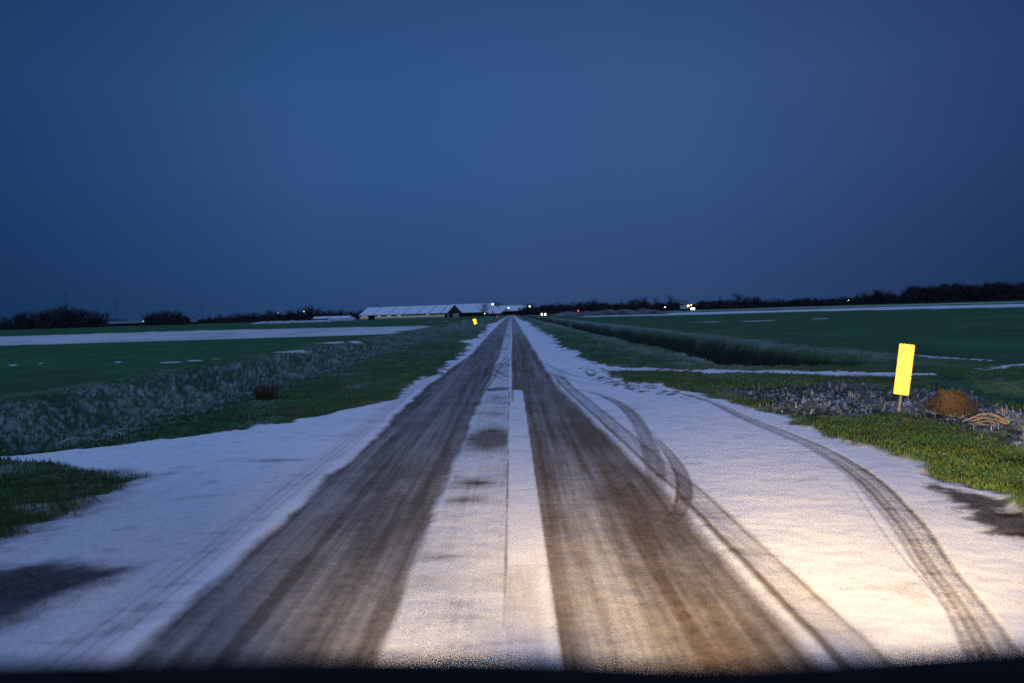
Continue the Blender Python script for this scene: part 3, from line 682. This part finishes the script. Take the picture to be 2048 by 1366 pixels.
# ------------------------------------------------------------------ vehicles far away
def car(px, Yd, rz, label, front_on, rear_on, mth=M_metal):
    t = empty('car', (XP(px, Yd), Yd, 0), label, 'car', rz=rz)      # nose towards -y
    b = MB(); b.prism([(-2.1, .35), (-2.15, .7), (-1.95, .92), (-1.0, 1.0), (2.1, 1.02), (2.2, .7), (2.15, .35)], -.86, .86); b.build('body', mth, t, bevel=.06)
    b = MB(); b.prism([(-1.0, 1.0), (-.35, 1.45), (1.2, 1.48), (1.95, 1.02)], -.74, .74); b.build('cabin', M_glass, t, bevel=.05)
    for x in (-.86, .68):
        for y in (-1.35, 1.35):
            w_ = MB(); w_.tube([(x, y, .32), (x + .18, y, .32)], .32, 14); w_.build('wheel', M_rubber, t)
    for x in (-.62, .62):
        b = MB(); b.ball((x, -2.12, .70), .27 if front_on else .12, 10, 6); b.build('headlamp', M_head if front_on else M_glass, t, smooth=True)
        b = MB(); b.box(x - .16, x + .16, 2.16, 2.24, .72, .95); b.build('tail_lamp', M_red if rear_on else M_glass, t)
    return t
car(1086.9, 330, 0, 'oncoming car with both headlamps lit right of the road end', True, False)
t = empty('van', (XP(1156.8, 430), 430, 0), 'dark far van showing one red tail lamp above the earth bank', 'van', rz=math.radians(160))
b = MB(); b.prism([(-2.6, .4), (-2.6, 1.1), (-1.9, 1.3), (-1.2, 2.25), (2.5, 2.3), (2.6, .4)], -.95, .95); b.build('body', M_metal, t, bevel=.08)
for x in (-.97, .75):
    for y in (-1.6, 1.6):
        b = MB(); b.tube([(x, y, .35), (x + .22, y, .35)], .35, 14); b.build('wheel', M_rubber, t)
b = MB(); b.box(-.93, -.62, 2.6, 2.72, 1.55, 2.05); b.build('tail_lamp', M_red, t)
t = empty('lorry', (XP(1376, 430), 430, 0), 'far working lorry with amber beacon and glaring white lamps on the right', 'lorry', rz=math.radians(35))
b = MB(); b.box(-1.2, 1.2, -3.2, 4.0, .8, 1.1); b.build('chassis', M_metal, t)
b = MB(); b.prism([(-3.2, .6), (-3.2, 1.7), (-2.9, 2.7), (-1.5, 2.7), (-1.5, .6)], -1.2, 1.2); cb = b.build('cab', M_metal, t, bevel=.08)
b = MB(); b.box(-1.05, 1.05, -3.16, -3.06, 1.75, 2.4); b.build('windscreen', M_glass, cb)
b = MB(); b.box(-1.2, 1.2, -1.3, 4.0, 1.1, 2.9); b.build('cargo_box', M_pale, t, bevel=.05)
for x in (-1.25, .95):
    for y in (-2.4, 1.8, 3.0):
        b = MB(); b.tube([(x, y, .5), (x + .3, y, .5)], .5, 14); b.build('wheel', M_rubber, t)
for x in (-.85, .85):
    b = MB(); b.ball((x, -3.3, 1.05), .42, 10, 6); b.build('headlamp', M_head, t, smooth=True)
b = MB(); b.ball((0, -2.4, 2.95), .35, 10, 6); b.build('beacon', M_amber, t, smooth=True)
b = MB(); b.ball((-1.9, -2.2, 2.6), .42, 10, 6); b.tube([(-1.2, -2.2, 2.5), (-1.9, -2.2, 2.5)], .05); b.build('work_lamp', M_lampw, t, smooth=True)

# ------------------------------------------------------------------ pylons
def pylon(px, top, Yd, label):
    p = W(px, top, Yd); t = empty('electricity_pylon', (p.x, Yd, 0), label, 'pylon', 'pylons on the left horizon'); hh = p.z
    b = MB(); w0 = hh * .11
    for sx in (-1, 1):
        for sy in (-1, 1): b.tube([(sx * w0, sy * w0, 0), (sx * w0 * .35, sy * w0 * .35, hh * .55), (sx * .3, sy * .3, hh)], .09, 4)
    for k in range(9):
        z1, z2 = hh * k / 9, hh * (k + 1) / 9; f_ = lambda z: w0 * (1 - z / hh * 1.15) if z < hh * .55 else w0 * .35
        b.tube([(-f_(z1), 0, z1), (f_(z2), 0, z2)], .06, 4); b.tube([(f_(z1), 0, z1), (-f_(z2), 0, z2)], .06, 4)
    b.build('tower', M_steel, t)
    for z, w_ in ((.62, .20), (.76, .26), (.9, .17)):
        c_ = MB(); c_.tube([(-hh * w_, 0, hh * z), (0, 0, hh * (z + .03)), (hh * w_, 0, hh * z)], .09, 4); c_.tube([(-hh * w_, 0, hh * z), (hh * w_, 0, hh * z)], .07, 4); c_.build('cross_arm', M_steel, t)
pylon(232, 600, 1500, 'faint lattice pylon between the two left woods'); pylon(129, 584, 1300, 'faint pylon rising behind the far left wood'); pylon(403, 606, 1900, 'most distant faint pylon right of the small left wood')

# ------------------------------------------------------------------ bare trees
def bare_tree(seed, n_br=8, dens=1.0, spread=.42):
    """unit-height tree of flat tapering twigs; returns verts, quads"""
    rnd = random.Random(seed); Vv = []; Q = []
    def limb(p, d, ln, r, lvl):
        segs = 3 if lvl < 2 else 2; a = p; pts = [(p, r)]
        for i in range(segs):
            d = (d + Vector((rnd.uniform(-1, 1), rnd.uniform(-1, 1), rnd.uniform(-.3, .7))) * .18).normalized(); a = a + d * ln / segs; pts.append((a, r * (1 - .75 * (i + 1) / segs)))
        s1 = d.cross(Vector((rnd.random(), rnd.random(), .2))).normalized(); s2 = d.cross(s1)
        for s_ in ((s1, s2) if lvl < 2 else (s1,)):
            b = len(Vv)
            for q, rr in pts: Vv.extend([q - s_ * rr, q + s_ * rr])
            for i in range(len(pts) - 1): c = b + 2 * i; Q.append((c, c + 1, c + 3, c + 2))
        if lvl >= 4: return
        nb = [n_br, 5, 4, 4][lvl]
        for k in range(int(nb * (dens if lvl > 1 else 1))):
            f = rnd.uniform(.28 if lvl == 0 else .15, 1); i = min(int(f * segs), segs - 1); q = pts[i][0].lerp(pts[i + 1][0], f * segs - i)
            sd_ = Vector((rnd.gauss(0, 1), rnd.gauss(0, 1), rnd.uniform(-.1, .5))).normalized()
            nd = (d * .55 + sd_ * .85 + Vector((0, 0, .25))).normalized()
            limb(q, nd, ln * rnd.uniform(.40, .62) * (1.15 - .45 * f if lvl == 0 else 1) * (spread / .42 if lvl == 0 else 1), r * (.42 if lvl == 0 else .5), lvl + 1)
    limb(Vector((0, 0, -.02)), Vector((0, 0, 1)), .82, .024, 0)
    Vv = np.array([tuple(v) for v in Vv]); Vv[:, 2] /= Vv[:, 2].max(); return Vv, np.array(Q)
variants = [bare_tree(s, n, d, sp) for s, n, d, sp in ((1, 14, 1.0, .42), (2, 16, 1.1, .50), (3, 12, 1.0, .36), (5, 18, 1.0, .46))]
kinds = []
def tree(px, top, Yd, k, label, width=1.0, group='bare trees along the horizon'):
    hh = W(px, top, Yd).z
    Vv, Q = variants[k]
    t = empty('bare_tree', (XP(px, Yd), Yd, 0), label, 'tree', group, rz=(px * 1.7) % 6.28)
    tr = len(Q) and 6
    if k not in [q[0] for q in kinds]:
        mt = mesh_np('trunk', Vv[:16], Q[:6], M_twig, t); mc = mesh_np('crown', Vv, Q[6:], M_twig, t); kinds.append((k, mt.data, mc.data))
    else:
        q = [q for q in kinds if q[0] == k][0]
        for nm, me in (('trunk', q[1]), ('crown', q[2])):
            o = bpy.data.objects.new(nm, me); scn.collection.objects.link(o); o.parent = t
    for ch in t.children: ch.scale = (hh * width, hh * width, hh)
    return t
for i, a in enumerate([(968, 603, 585, 1, 'rounded bare tree in front of the second barn, left of the farmhouse', 1.25), (998, 600, 640, 3, 'tall dark tree above the farmhouse roof', 1.1), (1008, 615, 560, 1, 'squat dark tree beside the road end on its left', 1.6),
        (986, 618, 555, 2, 'small frosty tree in front of the farmhouse', 1.3), (1052, 603, 620, 3, 'broad bare tree behind the bright lamp right of the road end', 1.6), (1066, 607, 600, 1, 'dark bare tree just right of the bright lamp', 1.5), (1030, 621, 640, 0, 'low bare tree right over the end of the road', 1.3),
        (1041, 620, 640, 2, 'second low bare tree right of the road end, between lamp and road', 1.3), (762, 606, 900, 0, 'treetop showing above the left part of the long barn roof', 1.3), (1190, 596, 560, 1, 'taller bare tree standing out of the middle tree line', 1.2),
        (1292, 592, 620, 2, 'tall bare tree left of the gap near the lorry', 1.2), (1315, 589, 620, 0, 'slender tall bare tree, right one of the pair near the lamp', .8), (1346, 586, 620, 3, 'tallest narrow bare tree just left of the lorry', .8), (1408, 598, 600, 1, 'bare tree right of the lorry', 1.4),
        (1440, 588, 600, 2, 'thin bare tree between the lorry and the round grove', .9), (1483, 583, 520, 1, 'large round-crowned dark tree on the right horizon', 1.5), (1512, 588, 540, 3, 'smaller rounded tree attached to the big round one', 1.4),
        (1126, 619, 300, 0, 'small dark shrub-like tree in front of the frosted bank', 1.6), (128, 603, 760, 0, 'highest treetop standing out of the far left wood', 1.2), (623, 607, 780, 2, 'bare tree standing above the middle left tree line', 1.2), (1760, 576, 700, 3, 'rounded treetop left of the big right wood', 1.4)]):
    tree(*a)
# woods that read as one mass
def wood(pts, Yd, spacing, depth, label, seed, hedge=.55, wfac=1.0):
    """pts: (photo x, photo y of the tree tops)"""
    rnd = random.Random(seed); A = []; B = []; nv = 0; xs = [p[0] for p in pts]; ys = [p[1] for p in pts]
    px = xs[0]
    while px < xs[-1]:
        Yt = Yd + rnd.uniform(0, depth); top = np.interp(px, xs, ys); hh = max(2, W(px, top, Yd).z * rnd.uniform(.80, 1.16) * Yt / Yd)
        Vv, Q = variants[rnd.randrange(4)]; a = rnd.random() * 6.28; c, s_ = math.cos(a), math.sin(a); ww = hh * wfac * rnd.uniform(.9, 1.3)
        step = max(1, int(1))
        P = np.stack([(Vv[:, 0] * c - Vv[:, 1] * s_) * ww + XP(px, Yt), (Vv[:, 0] * s_ + Vv[:, 1] * c) * ww + Yt, Vv[:, 2] * hh], -1)
        A.append(P); B.append(Q + nv); nv += len(P)
        px += spacing * rnd.uniform(.5, 1.5)
    # undergrowth: many short slivers low down
    n = int((xs[-1] - xs[0]) * 26); r_ = np.random.default_rng(seed); u = xs[0] + (xs[-1] - xs[0]) * r_.random(n); Yt = Yd - 2 + depth * r_.random(n)
    X0 = np.array([XP(q, 1.0) for q in (xs[0], xs[-1])]); xx = (X0[0] + (u - xs[0]) / (xs[-1] - xs[0]) * (X0[1] - X0[0])) * Yt
    hb = np.interp(u, xs, [W(p[0], p[1], Yd).z for p in pts]) * hedge
    z = hb * r_.random(n) ** 1.3 * (.6 + .5 * vn(u * .15, u * 0, seed)); an = r_.random(n) * 3.14; ln = .5 + 1.3 * r_.random(n); wd = .16 + .18 * r_.random(n)
    dx, dz = np.cos(an) * ln, np.sin(an) * ln; nx, nz_ = -np.sin(an) * wd, np.cos(an) * wd; dy = (r_.random(n) - .5) * 2
    Pq = np.stack([np.stack([xx - dx - nx, Yt - dy, z - dz - nz_], -1), np.stack([xx + dx - nx, Yt + dy, z + dz - nz_], -1), np.stack([xx + dx + nx, Yt + dy, z + dz + nz_], -1), np.stack([xx - dx + nx, Yt - dy, z - dz + nz_], -1)], 1).reshape(-1, 3)
    A.append(Pq); B.append(np.arange(n * 4).reshape(-1, 4) + nv)
    o = mesh_np('far_wood', np.concatenate(A), np.concatenate(B), M_twig); return tag(o, label, 'woodland', kind='stuff')
wood([(-260, 615), (-60, 622), (0, 630), (40, 624), (90, 620), (120, 612), (160, 615), (195, 617), (212, 626)], 760, 5.5, 40, 'broad dark leafless wood at the far left edge', 1)
wood([(293, 628), (305, 622), (340, 620), (368, 623), (378, 632)], 760, 4.5, 30, 'smaller square-edged dark wood left of the centre', 2, .7)
wood([(205, 638), (300, 640), (380, 636), (430, 630), (470, 626), (512, 624), (560, 619), (600, 613), (640, 616), (690, 619), (716, 619), (730, 620)], 1000, 5.5, 60, 'long distant tree line behind the left fields', 3, .6)
wood([(1040, 612), (1075, 612), (1090, 606), (1140, 604), (1190, 602), (1230, 604), (1262, 600), (1290, 596), (1300, 606), (1340, 600), (1362, 604)], 640, 4.5, 50, 'middle leafless tree line right of the road end', 4, .7)
wood([(1362, 612), (1385, 606), (1400, 600), (1440, 598), (1462, 600), (1500, 590), (1530, 597), (1560, 597), (1620, 595), (1680, 594), (1720, 587), (1755, 580), (1790, 584), (1808, 586)], 700, 4.5, 60, 'uneven tree line behind the right fields', 5, .7)
wood([(1806, 583), (1818, 573), (1850, 570), (1900, 568), (1960, 566), (2010, 564), (2048, 566), (2150, 560), (2350, 552)], 620, 3.4, 60, 'big solid dark wood at the far right edge', 6, .92)

# ------------------------------------------------------------------ the car the picture is taken from: its dashboard top
t = empty('own_car', (0, .62, 0), 'black car dashboard top along the bottom edge of the picture', 'car')
prof = [(-500, 1340), (-100, 1330), (300, 1322), (700, 1316), (1000, 1318), (1300, 1330), (1480, 1333), (1650, 1325), (1850, 1310), (2048, 1296), (2300, 1286), (2700, 1270)]
Vv = []; Q = []; P0 = [W(a, b, .62) for a, b in prof]
P0 = [p + Vector((0, 0, .001)) for p in P0]
cs = [(.03, -.05), (.012, -.012), (0, 0), (-.03, -.004), (-.12, -.03), (-.30, -.12), (-.34, -.4)]
n = 60
for i in range(n + 1):
    f_ = i / n * (len(P0) - 1); k = min(int(f_), len(P0) - 2); p = P0[k].lerp(P0[k + 1], f_ - k)
    for dy_, dz_ in cs: Vv.append((p.x * (1 if True else 1), dy_, p.z + dz_))
for i in range(n):
    for j in range(len(cs) - 1): a = i * len(cs) + j; Q.append((a, a + len(cs), a + len(cs) + 1, a + 1))
mesh_np('dashboard', np.array(Vv), np.array(Q), M_dash, t, smooth=True)
